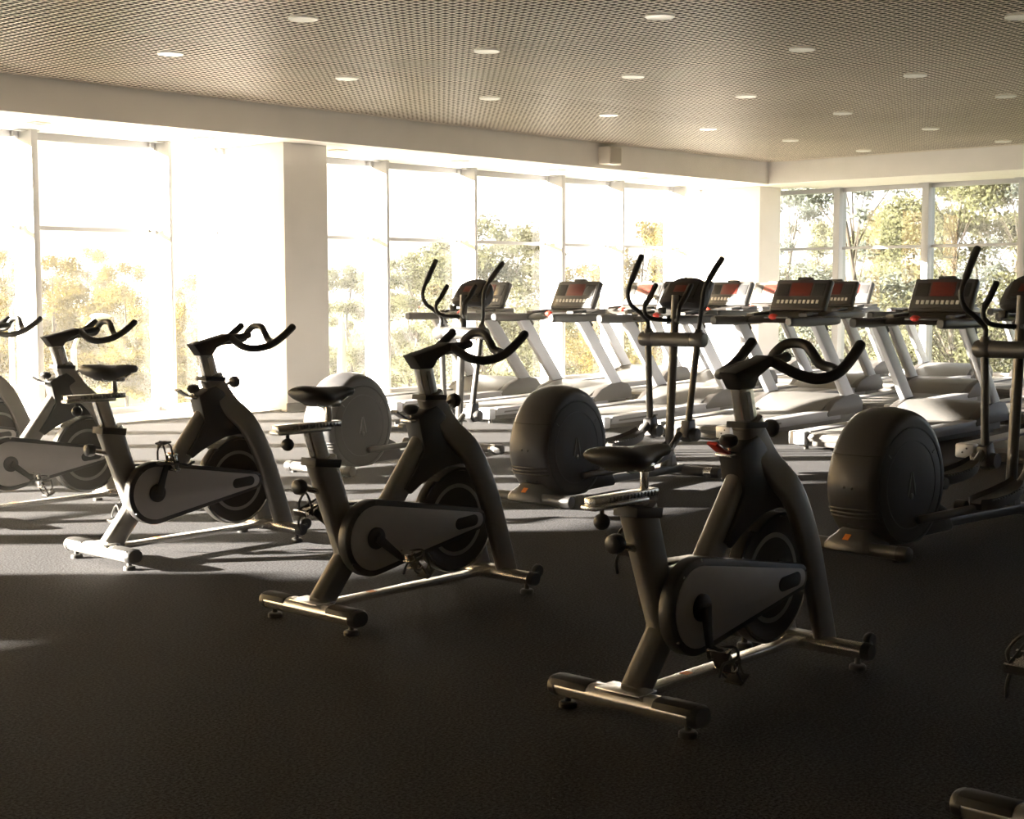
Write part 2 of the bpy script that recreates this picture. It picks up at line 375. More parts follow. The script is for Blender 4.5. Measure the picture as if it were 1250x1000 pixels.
# ------------------------------------------------------------------ spin bikes (u forward, local origin under the rear foot bar)
def hull2(c1, r1, c2, r2, n=18):
    (x1, z1), (x2, z2) = c1, c2; d = math.hypot(x2-x1, z2-z1); base = math.atan2(z2-z1, x2-x1); al = math.acos((r1-r2)/d)
    out = []
    for i in range(n+1):
        a = base + al + (2*math.pi - 2*al) * i / n; out.append((x1 + r1*math.cos(a), z1 + r1*math.sin(a)))
    for i in range(n+1):
        a = base - al + (2*al) * i / n; out.append((x2 + r2*math.cos(a), z2 + r2*math.sin(a)))
    return out
CR = (.265, .347)          # crank axle
def make_bike():
    t = thing('spin_bike', '', 'exercise bike', group='spin bikes in the front row')
    # foot bars
    def foot_bar(u, name, sec, front):
        b = MB().sweep([(u, -.285, .072), (u, .285, .072)], sec, (0,0,1))
        o = b.build(name, M['silver'], t)
        for s in (-1, 1):
            MB().sweep([(u, s*.270, .072), (u, s*.292, .072), (u, s*.302, .072)], [(a*1.06, c*1.06) for a, c in sec], (0,0,1), [1, 1, .86]).build('end_cap', M['black_plastic'], o)
            MB().lathe([(.031, 0), (.031, .014), (.026, .020), (.012, .022), (.010, .05)], (u, s*.245, 0), 'z', 16).build('rubber_foot', M['black_rubber'], o)
            if not front:
                MB().prism([(-.0475, .081), (-.040, .101), (-.015, .1085), (.015, .1085), (.040, .101), (.0475, .081), (.03, .078), (-.03, .078)], min(s*.135, s*.285), max(s*.135, s*.285), .004).build('step_pad', M['matte_black'], o)
            else:
                w = MB().lathe([(.010, -.012), (.028, -.013), (.033, -.006), (.033, .006), (.028, .013), (.010, .012)], (u+.055, s*.262, .098), 'y', 20).build('transport_wheel', M['black_rubber'], o)
                MB().box((u+.03, s*.262, .085), (.05, .032, .03), .006).build('wheel_bracket', M['black_plastic'], o)
        return o
    foot_bar(0, 'rear_foot_bar', rr(.090, .066, .031), False)
    foot_bar(1.075, 'front_foot_bar', rr(.066, .062, .030), True)
    rail = MB().box((.57, 0, .078), (1.0, .055, .028), .006).box((1.03, 0, .075), (.07, .085, .036), .006).build('base_rail', M['silver'], t)
    MB().box((.335, 0, .0925), (.035, .030, .002)).build('sticker', M['orange'], rail)
    MB().box((.0, 0, .104), (.10, .18, .010), .003).build('mount_plate', M['silver'], t)
    # main frame
    fr = MB()
    fr.sweep([(.045, 0, .085), (.192, 0, .262)], rr(.112, .072, .028), (0,1,0))
    fr.sweep([(.170, 0, .215), (.196, 0, .30), (.060, 0, .690)], rr(.118, .078, .030), (0,1,0), [.9, 1.0, 1.14])
    fr.sweep([(.40, 0, .405), (.655, 0, .725)], rr(.112, .070, .028), (0,1,0))
    fr.sweep([(.20, 0, .42), (.48, 0, .43)], rr(.10, .06, .02), (0,1,0))
    fr.build('main_frame', M['frame_grey'], t)
    MB().box((.275, 0, .490), (.25, .062, .012), .003, Matrix.Rotation(R(3), 4, 'Y')).build('bottom_bracket_cover', M['frame_grey'], t)
    # head tube, shoulder and two fork legs
    fk = MB()
    fk.sweep([(.698, 0, .925), (.765, 0, .775)], rr(.128, .078, .030), (0,1,0))
    for s in (-1, 1):
        fk.sweep(smooth([(.715, s*.020, .875), (.790, s*.038, .765), (.885, s*.072, .660), (.975, s*.086, .480), (1.055, s*.086, .260), (1.118, s*.086, .066)], 5), rr(.118, .040, .016), (0,1,0),
                 None)
    fk.box((1.095, 0, .085), (.07, .20, .03), .006)
    fk.build('front_fork', M['frame_grey'], t)
    # black resistance housing
    hs = [(.582, .832), (.617, .690), (.560, .600), (.500, .525), (.540, .500), (.600, .535), (.680, .570), (.760, .598), (.850, .606), (.905, .595), (.900, .660), (.845, .735), (.800, .800), (.745, .850), (.70, .880), (.640, .862)]
    MB().prism(hs, -.048, .048, .010).build('resistance_housing', M['black_plastic'], t)
    MB().box((.905, 0, .40), (.05, .05, .02)).ring(.232, .243, -.052, .052, (.845, 0, .347), 62, 128, 16).build('brake_shoe', M['matte_black'], t)
    # flywheel
    fw = MB().lathe([(.03, -.022), (.10, -.022), (.16, -.020), (.205, -.020), (.222, -.026), (.240, -.024), (.243, -.014), (.243, .014), (.240, .024), (.222, .026), (.205, .020), (.16, .020), (.10, .022), (.03, .022)], (.845, 0, .347), 'y', 64).build('flywheel', M['fly_dark'], t)
    for s in (-1, 1):
        for a0, a1 in ((12, 168), (192, 348)):
            MB().ring(.148, .166, s*.0205, s*.0225, (.845, 0, .347), a0, a1, 30).build('painted_ring', M['fly_ring'], fw)
        MB().ring(.226, .236, s*.025, s*.0275, (.845, 0, .347)).build('rim_trim', M['chrome'], fw)
    MB().lathe([(.022, -.075), (.03, -.07), (.03, .07), (.022, .075)], (.845, 0, .347), 'y', 20).build('hub', M['silver'], fw)
    # chain guard
    cg = MB().prism(hull2(CR, .166, (.905, .350), .050), -.104, -.050, .010).build('chain_guard', M['black_plastic'], t)
    pn = MB().prism(hull2(CR, .138, (.896, .350), .034), -.108, -.100, .003).build('guard_panel', M['panel_grey'], cg)
    MB().prism(hull2((.775, .345), .0265, (.868, .351), .0262), -.111, -.104, .003).build('grip_slot', M['matte_black'], pn)
    sc = MB()
    for x, z in ((.27, .503), (.14, .25), (.935, .372), (.17, .46), (.50, .263)): sc.lathe([(.005, -.107), (.005, -.100)], (x, 0, z), 'y', 8)
    sc.build('screw', M['silver'], cg)
    MB().prism(hull2((.30, .347), .10, (.80, .350), .03), -.050, .050, .004).build('chain_case', M['matte_black'], t)
    # cranks (their own objects so that each bike turns them as in the photo)
    for s in (-1, 1):
        y = s * .128
        b = MB().lathe([(.047, s*.108), (.047, s*.118), (.040, s*.124), (.020, s*.128)], (CR[0], 0, CR[1]), 'y', 28)
        b.sweep([(CR[0]-.01, y, CR[1]), (CR[0]+.07, y, CR[1]), (CR[0]+.172, y+s*.004, CR[1])], rr(.034, .020, .007), (0,1,0), [1.25, 1.0, .82])
        cr = b.build('crank', M['matte_black'], t, (CR[0], 0, CR[1]))
        pd = MB().box((0, s*.048, 0), (.088, .066, .020), .004).box((.040, s*.048, .002), (.012, .085, .026), .003).box((-.040, s*.048, .002), (.012, .085, .026), .003)
        pd.lathe([(.011, s*.0), (.011, s*.09)], (0,0,0), 'y', 12)
        p = pd.build('pedal', M['chrome'], cr); p.location = (.172, y, 0)
        cage = MB()
        for dy in (.016, .080):
            cage.tube(smooth([(-.045, s*dy, .008), (.05, s*dy, .014), (.100, s*dy, .020), (.118, s*dy*.7+s*.015, .045), (.085, s*.048, .075), (.035, s*.048, .085)], 4), .0045, 6)
        cage.box((.112, s*.048, .036), (.010, .072, .055), .004)
        cage.build('toe_clip', M['matte_black'], p)
        MB().tube(smooth([(-.01, s*.008, -.012), (-.01, s*.0, .03), (.01, s*.046, .078), (.0, s*.094, .03), (-.01, s*.085, -.012), (-.03, s*.09, -.05), (-.02, s*.10, -.095)], 5), .0055, 6).build('strap', M['black_rubber'], p)
        MB().box((.048, s*.048, 0), (.004, .045, .012)).build('reflector', M['amber'], p)
    # seat post group (origin of each moved with the seat height)
    MB().prism([(-.012, .672), (.128, .655), (.136, .690), (-.008, .706)], -.050, .050, .008).build('seat_collar', M['matte_black'], t)
    SP = bpy.data.objects.new('seat_assembly', None)
    MB().sweep([(.090, 0, .60), (.012, 0, .835)], rr(.078, .046, .010), (0,1,0)).build('seat_post', M['silver'], t)
    sl = MB().box((-.010, 0, .838), (.335, .046, .028), .006).box((-.045, 0, .820), (.28, .060, .016), .004).build('seat_slider', M['silver'], t)
    tk = MB()
    for i in range(14): tk.box((-.10 + i*.018, -.0235, .838), (.003, .002, .016))
    tk.build('scale_marks', M['matte_black'], sl)
    MB().tube([(-.115, 0, .815), (-.115, 0, .790)], .008, 8).ball((-.115, 0, .770), .027, 1, 1, 1, 16).build('slider_knob', M['black_plastic'], sl)
    MB().tube([(.105, 0, .845), (.105, 0, .935)], .0145, 14).build('saddle_pin', M['silver'], t)
    sd = MB()
    xs = [-.118, -.105, -.075, -.03, .03, .10, .17, .215, .234]; wd = [.045, .085, .108, .112, .086, .050, .033, .027, .012]; tp = [.985, .998, 1.004, 1.002, .996, .994, .994, .990, .982]; th = [.022, .048, .066, .078, .080, .062, .048, .038, .015]
    rings = []
    for x, w, z, h in zip(xs, wd, tp, th):
        rings.append([sd.bm.verts.new((x, w*math.cos(a), z - h/2 + h/2*math.sin(a)*(1 if math.sin(a) > 0 else 1.1))) for a in [2*math.pi*j/18 for j in range(18)]])
    for r0, r1 in zip(rings, rings[1:]):
        for j in range(18): sd.bm.faces.new((r0[j], r0[(j+1) % 18], r1[(j+1) % 18], r1[j]))
    sd.bm.faces.new(rings[0][::-1]); sd.bm.faces.new(rings[-1])
    so = sd.build('saddle', M['black_rubber'], t, ang=60)
    rl = MB()
    for s in (-1, 1): rl.tube(smooth([(-.06, s*.055, .955), (-.03, s*.04, .922), (.06, s*.022, .918), (.13, s*.02, .930), (.19, s*.014, .955)], 4), .005, 8)
    rl.box((.095, 0, .925), (.06, .06, .030), .006)
    rl.build('saddle_rails', M['silver'], so)
    kn = MB().tube([(.045, 0, .560), (-.03, 0, .582)], .012, 10).build('seat_height_knob', M['silver'], t)
    MB().lathe([(.010, .02), (.030, .016), (.034, 0), (.030, -.02), (.016, -.028)], (-.055, 0, .590), 'x', 18).build('knob_grip', M['black_plastic'], kn)
    # handlebar
    MB().prism([(.628, .910), (.762, .903), (.766, .925), (.632, .932)], -.046, .046, .006).build('head_collar', M['matte_black'], t)
    hp = MB().sweep([(.700, 0, .90), (.655, 0, 1.062)], rr(.086, .046, .010), (0,1,0)).build('handlebar_post', M['silver'], t)
    MB().box((.680, -.0238, .985), (.020, .002, .10), 0, Matrix.Rotation(R(-15.5), 4, 'Y')).build('scale_strip', M['panel_grey'], hp)
    hb = MB()
    hb.prism([(.560, 1.108), (.610, 1.046), (.690, 1.046), (.722, 1.085), (.790, 1.115), (.860, 1.125), (.865, 1.150), (.790, 1.160), (.690, 1.137)], -.038, .038, .014)
    hb.tube(smooth([(.80, 0, 1.135), (.90, 0, 1.140), (.958, 0, 1.148)], 4), .019, 14)
    for s in (-1, 1):
        hb.tube(smooth([(.820, s*.02, 1.140), (.800, s*.09, 1.116), (.795, s*.155, 1.094), (.825, s*.205, 1.082), (.890, s*.226, 1.090), (.955, s*.230, 1.112), (1.020, s*.231, 1.150), (1.083, s*.230, 1.195)], 6), .0200, 14)
    hb.tube(smooth([(.930, -.222, 1.104), (.985, -.17, 1.112), (1.004, -.110, 1.124), (1.006, -.080, 1.160), (1.014, -.045, 1.190), (1.020, 0, 1.197), (1.014, .045, 1.190), (1.006, .080, 1.160), (1.004, .110, 1.124), (.985, .17, 1.112), (.930, .222, 1.104)], 5), .0185, 14)
    hb.build('handlebar', M['black_rubber'], t)
    # knobs and brake lever
    kk = MB().tube([(.735, 0, .868), (.838, 0, .892)], .009, 10).build('handlebar_knob', M['silver'], t)
    MB().lathe([(.012, -.012), (.028, -.006), (.034, .010), (.030, .028), (.012, .034)], (.840, 0, .893), 'x', 18).build('knob_grip', M['black_plastic'], kk)
    tk = MB().tube([(.600, 0, .815), (.585, 0, .858)], .010, 10).build('tension_knob', M['silver'], t)
    MB().lathe([(.016, -.022), (.030, -.012), (.035, .004), (.028, .018), (.012, .024)], (.580, 0, .868), 'z', 18).build('knob_grip', M['black_plastic'], tk)
    lv = MB().sweep([(.575, 0, .822), (.53, 0, .838), (.478, 0, .868)], rr(.012, .042, .005), (0,1,0), [.8, 1.0, 1.0])
    lv.build('brake_lever', M['silver'], t)
    MB().box((.572, 0, .820), (.05, .07, .014), .004).build('lever_bracket', M['silver'], t)
    return t

def pose_bike(t, crank_deg, pedal_deg=0, seat=0., slide=0., lever=None, seat_dx=0.):
    cs = sorted(part(t, 'crank'), key=lambda o: min(v.co.y for v in o.data.vertices))   # near side (-y) first
    for i, c in enumerate(cs):
        a = R(crank_deg + 180*i)
        c.rotation_euler = (0, a, 0)
        for p in kids(c): p.rotation_euler = (0, -a + R(pedal_deg if i == 0 else -15), 0)
    for n in ('seat_post', 'seat_slider', 'saddle_pin', 'saddle'):
        for o in part(t, n): o.location.z += seat; o.location.x -= seat * .33
    for n in ('seat_slider', 'saddle_pin', 'saddle'):
        for o in part(t, n): o.location.x += slide
    if lever:
        for o in part(t, 'brake_lever'):
            o.data = o.data.copy(); o.data.materials[0] = lever

bike = make_bike()
BIKES = [
    ((3.635, 2.800), 82, 60, -.10, -.045, 1, 'grey spin bike nearest the camera, with a red brake lever'),
    ((3.825, 4.597), 38, 55, 0, .045, 0, 'grey spin bike with its saddle in front of the leftmost elliptical trainer'),
    ((3.997, 6.462), -72, -100, .022, .045, 0, 'grey spin bike in front of the white column, front pedal raised'),
    ((4.130, 8.205), 38, 70, .01, .04, 0, 'grey spin bike at the left with its rear cut off by the photo edge'),
    ((4.400, 9.830), 60, 30, 0, .04, 0, 'spin bike farthest left, only its handlebar tip, fork and flywheel showing'),
    ((3.470, 1.290), 30, 10, 0, 0, 0, 'spin bike in the lower right corner, only foot bar end and pedal showing'),
]
allb = [bike] + [copy_tree(bike) for _ in BIKES[1:]]
for t, ((x, y), ca, pa, seat, sl, red, lb) in zip(allb, BIKES):
    t.location = (x, y, 0); t['label'] = lb
    pose_bike(t, ca, pa, seat, 0 if sl > 0 else sl, M['red'] if red else None)
    for o in part(t, 'saddle'):
        if sl > 0: o.scale.x = .84; o.location.x += sl

# ------------------------------------------------------------------ elliptical trainers (u forward from the rear foot bar)
PV = (1.745, 1.025)
def make_elliptical():
    t = thing('elliptical_trainer', '', 'elliptical trainer', group='elliptical trainers in the middle row')
    def bar(u, name):
        o = MB().tube([(u, -.30, .046), (u, .30, .046)], .036, 18, False).build(name, M['ell_tube'], t)
        for s in (-1, 1):
            MB().lathe([(.040, s*.285), (.041, s*.33), (.037, s*.345), (.02, s*.348)], (u, 0, .046), 'y', 20).build('end_cap', M['black_plastic'], o)
            MB().lathe([(.022, 0), (.022, .012)], (u, s*.27, 0), 'z', 14).build('rubber_foot', M['black_rubber'], o)
        return o
    bar(.02, 'rear_foot_bar')
    fb = bar(1.86, 'front_foot_bar')
    MB().tube([(1.86, -.30, .046), (1.86, -.22, .046)], .0375, 18, False).build('silver_sleeve', M['silver'], fb)
    MB().sweep([(.30, 0, .085), (1.86, 0, .062)], rr(.06, .075, .012), (0,1,0)).build('base_rail', M['ell_tube'], t)
    # round flywheel housing: body of revolution, taller than wide, tapering to both sides
    half = [(.20, .150), (.314, .150), (.334, .148), (.350, .138), (.361, .112), (.369, .070), (.374, .03)]
    prof = [(r, -y) for r, y in half] + [(.375, 0)] + [(r, y) for r, y in half[::-1]]
    SX, SZ = .345, .372
    sh = MB().lathe(prof, (SX, 0, SZ), 'y', 72)
    for v in sh.bm.verts:                                  # egg: a little narrower at the top, flattened just above the floor
        dz = v.co.z - SZ
        v.co.x = SX + (v.co.x - SX) * (1.0 - .10 * max(0, dz) / .39)
        if dz > 0: v.co.z = SZ + dz * 1.045
        v.co.z = max(v.co.z, .042)
    so = sh.build('flywheel_housing', M['ell_shell'], t, ang=50)
    for s in (-1, 1):
        d = MB().lathe([(.30, s*.148), (.300, s*.154), (.288, s*.158), (.10, s*.160), (.002, s*.160)], (.335, 0, .358), 'y', 56, .99, 1.03).build('disc_cover', M['ell_disc'], so)
        MB().ring(.232, .238, s*.1585, s*.1605, (.335, 0, .358)).build('groove_ring', M['ell_shell'], d)
        MB().ring(.299, .308, s*.1545, s*.1575, (.335, 0, .358)).build('shadow_gap', M['matte_black'], so)
        mk = MB()
        for dx in (-1, 1): mk.sweep([(.335+dx*.006, s*.1605, .425), (.335+dx*.026, s*.1605, .345), (.335+dx*.036, s*.1605, .300)], rr(.018, .006, .002), (0,1,0), [.5, 1, .6])
        mk.ball((.335, s*.160, .296), .018, 1, .3, 1, 14)
        mk.build('disc_emblem', M['ell_mark'], d)
        for a in (38, 142):
            MB().sweep([(.335 + .255*math.cos(R(a)), s*.1595, .358 + .255*math.sin(R(a))), (.335 + .285*math.cos(R(a)), s*.1595, .358 + .285*math.sin(R(a)))], rr(.006, .004, .001), (0,1,0)).build('disc_tick', M['ell_grey'], d)
    def shell_x(y, z):                       # rear surface of the housing at height z
        R_ = 0
        for (r0, y0), (r1, y1) in zip(prof[1:], prof[2:-1]):
            if y0 <= y <= y1: R_ = r0 + (r1 - r0) * (y - y0) / (y1 - y0)
        dz = z - SZ; dz_ = dz / 1.045 if dz > 0 else dz
        return SX - math.sqrt(max(0, R_**2 - dz_**2)) * (1 - .10 * max(0, dz) / .39)
    for z in (.200, .222, .244):
        MB().tube([(shell_x(y, z) - .001, y, z) for y in (-.144, -.135, -.12, -.09, -.05, 0, .05, .09, .12, .135)], .0065, 6).build('vent_rib', M['ell_disc'], so)
    MB().tube([(shell_x(y, .53) - .0005, y, .53) for y in (-.144, -.135, -.12, -.09, -.05, 0, .05, .09, .12, .135)], .003, 6).build('seam', M['matte_black'], so)
    for y, z in ((-.030, .36), (.018, .362), (-.05, .155), (.03, .155)): MB().ball((shell_x(y, z), y, z), .009, .5, 1, 1, 8).build('housing_bolt', M['matte_black'], so)
    fb_ = MB(); lo = []
    for z, x0, x1, w_ in ((.034, -.050, .17, .135), (.060, -.052, .17, .132), (.088, -.035, .165, .115), (.112, -.002, .16, .092), (.128, .015, .155, .084), (.136, .03, .15, .078)):
        lo.append([fb_.bm.verts.new((x, y, z)) for x, y in ((x0, -w_*.8), (x0+.02, -w_), (x1, -w_), (x1, w_), (x0+.02, w_), (x0, w_*.8))])
    for r0, r1 in zip(lo, lo[1:]):
        for q in range(6): fb_.bm.faces.new((r0[q], r0[(q+1) % 6], r1[(q+1) % 6], r1[q]))
    fb_.bm.faces.new(lo[0][::-1]); fb_.bm.faces.new(lo[-1])
    fa = fb_.build('rear_fairing', M['ell_grey'], t, ang=50)
    MB().box((-.022, .0, .101), (.040, .036, .003), 0, Matrix.Rotation(R(-39), 4, 'Y')).build('sticker', M['orange'], fa)
    MB().prism([(.55, .045), (.86, .045), (.88, .075), (.80, .185), (.70, .23), (.55, .20)], -.105, .105, .02).build('front_skirt', M['ell_shell'], t)
    # mast and cross tube
    mst = MB().tube([(1.695, 0, .05), (1.742, 0, .75), (1.790, 0, 1.35)], .033, 18, False)
    mst.prism([(1.60, .05), (1.80, .05), (1.745, .20), (1.685, .20)], -.03, .03, .01)
    mst.build('mast', M['ell_tube'], t)
    ct = MB().tube([(PV[0], -.165, PV[1]), (PV[0], .165, PV[1])], .053, 22, False).build('cross_tube', M['ell_tube'], t)
    for y in (-.165, -.055, .055, .165): MB().lathe([(.050, y-.006), (.0525, y-.004), (.0525, y+.004), (.050, y+.006)], (PV[0], 0, PV[1]), 'y', 22).build('seam_ring', M['matte_black'], ct)
    # console
    cb = MB(); base = [(1.800, 1.305), (1.812, 1.280), (1.845, 1.255), (1.905, 1.248), (1.955, 1.290), (2.000, 1.360), (2.015, 1.430), (2.000, 1.470), (1.970, 1.482), (1.938, 1.472), (1.870, 1.390)]
    rows_ = []
    for q in range(-7, 8):
        v = q / 7; k_ = (1 - .32 * abs(v)**4) * (1 if abs(q) < 7 else .80)
        rows_.append([cb.bm.verts.new((1.90 + (x - 1.90) * k_, .180 * (v if abs(q) < 7 else math.copysign(1.02, v)), 1.36 + (z - 1.36) * k_ - .030 * v * v)) for x, z in base])
    for r0, r1 in zip(rows_, rows_[1:]):
        for q in range(len(base)): cb.bm.faces.new((r0[q], r0[(q+1) % len(base)], r1[(q+1) % len(base)], r1[q]))
    cb.bm.faces.new(rows_[0][::-1]); cb.bm.faces.new(rows_[-1])
    cn = cb.build('console', M['ell_shell'], t)
    tl = math.atan2(.17, .14)
    rot = Matrix.Rotation(-(math.pi/2 - math.atan2(1.470-1.300, 1.940-1.800)), 4, 'Y')
    MB().box((1.866, 0, 1.386), (.006, .25, .15), .002, Matrix.Rotation(R(39.5), 4, 'Y')).build('console_face', M['ell_disc'], cn)
    MB().box((1.873, 0, 1.400), (.006, .13, .060), .002, Matrix.Rotation(R(39.5), 4, 'Y')).build('display', M['screen_red'], cn)
    MB().box((1.833, 0, 1.352), (.006, .20, .022), .002, Matrix.Rotation(R(39.5), 4, 'Y')).build('key_strip', M['con_silver'], cn)
    MB().box((1.805, .13, 1.235), (.05, .05, .05), .01).build('cup_holder', M['black_plastic'], t)
    # fixed handles
    for s in (-1, 1):
        MB().tube(smooth([(1.755, s*.02, 1.165), (1.70, s*.07, 1.168), (1.635, s*.115, 1.180), (1.598, s*.142, 1.215), (1.600, s*.150, 1.270), (1.665, s*.152, 1.330), (1.750, s*.152, 1.425)], 5), [.0155]*21 + [.020]*10, 12).build('fixed_handle', M['black_rubber'], t)
    # swing arms with pedals (each swing arm turns about the cross tube)
    for s in (-1, 1):
        y = s * .215
        b = MB().tube([(0, y, .02), (0, y, -.30), (0, y, -.60)], [.026, .024, .026], 16, False)
        b.lathe([(.050, s*.167), (.055, s*.175), (.055, s*.262), (.048, s*.275), (.02, s*.278)], (0, 0, 0), 'y', 22)
        b.tube([(0, y, .03), (.004, y, .075)], [.036, .028], 14, False)
        a = b.build('swing_arm', M['ell_tube'], t); a.location = (PV[0], 0, PV[1])
        j = MB().prism([(-.045, -.60), (.035, -.575), (.065, -.66), (.055, -.735), (.0, -.75), (-.05, -.72)], y-.036, y+.036, .010)
        j.lathe([(.046, s*.14), (.048, s*.15), (.048, s*.29), (.042, s*.30), (.01, s*.302)], (.012, 0, -.69), 'y', 20)
        j.build('arm_joint', M['ell_shell'], a)
        g = smooth([(.0, y, .06), (.004, y, .13), (-.045, s*.245, .195), (-.105, s*.283, .255), (-.128, s*.298, .325), (-.105, s*.300, .395), (-.045, s*.300, .470), (.0, s*.300, .530), (.070, s*.300, .612)], 5)
        n = len(g); MB().tube(g, [.0165 if i < n*.66 else .0230 for i in range(n)], 12).build('hand_grip', M['black_rubber'], a)
    for s in (-1, 1):
        # pedal tray: curved plate with a raised rim, its link rising to the arm joint
        p = MB(); sec = []
        us = [0, .03, .10, .20, .32, .42, .48]; w0 = [.035, .060, .078, .082, .078, .060, .036]; z0 = [.000, .002, .006, .014, .030, .055, .085]
        top, bot = [], []
        for u, w, z in zip(us, w0, z0):
            top.append([p.bm.verts.new((u, s*.215 + v*w, z + e)) for v, e in ((-1, .030), (-.82, .004), (.82, .004), (1, .030))])
            bot.append([p.bm.verts.new((u, s*.215 + v*w, z - .030)) for v in (1.0, -1.0)])
        loops = [a_ + b_ for a_, b_ in zip(top, bot)]
        for l0, l1 in zip(loops, loops[1:]):
            for j in range(6): p.bm.faces.new((l0[j], l0[(j+1) % 6], l1[(j+1) % 6], l1[j]))
        p.bm.faces.new(loops[0][::-1]); p.bm.faces.new(loops[-1])
        po = p.build('foot_pedal', M['black_plastic'], t, ang=30)
        nb = MB()
        for i in range(12): nb.box((.04 + i*.030, s*.215 - .083*(1 if s > 0 else 1), .028 + .0009*i*i*.35), (.012, .010, .008), .002)
        nb.build('pedal_studs', M['ell_grey'], po)
        lk = MB().tube(smooth([(-.52, s*.175, -.035), (-.20, s*.19, -.030), (.12, s*.20, -.025), (.34, s*.21, .0), (.50, s*.215, .075), (.60, s*.215, .155)], 4), .024, 12)
        lk.lathe([(.034, s*.11), (.036, s*.12), (.036, s*.165), (.034, s*.17)], (-.02, 0, -.015), 'y', 16)
        lk.build('pedal_link', M['ell_tube'], po)
    return t
def pose_ell(t, na, fa, near_p, far_p):
    arms = sorted(part(t, 'swing_arm'), key=lambda o: sum(v.co.y for v in o.data.vertices))
    arms[0].rotation_euler = (0, na, 0); arms[1].rotation_euler = (0, fa, 0)
    ps = sorted(part(t, 'foot_pedal'), key=lambda o: sum(v.co.y for v in o.data.vertices))
    for p, (x, z, ry) in zip(ps, (near_p, far_p)): p.location = (x, 0, z); p.rotation_euler = (0, R(ry), 0)
ell = make_elliptical()
ELLS = [((6.925, 6.150), 3.5, 'charcoal elliptical trainer in the middle of the three, right behind a spin bike saddle'),
        ((7.035, 8.365), 5.5, 'charcoal elliptical trainer at the left of the three, nearest the white column'),
        ((6.715, 3.705), -4.8, 'charcoal elliptical trainer at the right, cut off by the photo edge')]
alle = [ell, copy_tree(ell), copy_tree(ell)]
for t, ((x, y), rz, lb) in zip(alle, ELLS):
    t.location = (x, y, 0); t.rotation_euler = (0, 0, R(rz)); t['label'] = lb
    pose_ell(t, .197, -.056, (.905, .20, 0), (1.17, .275, 2))

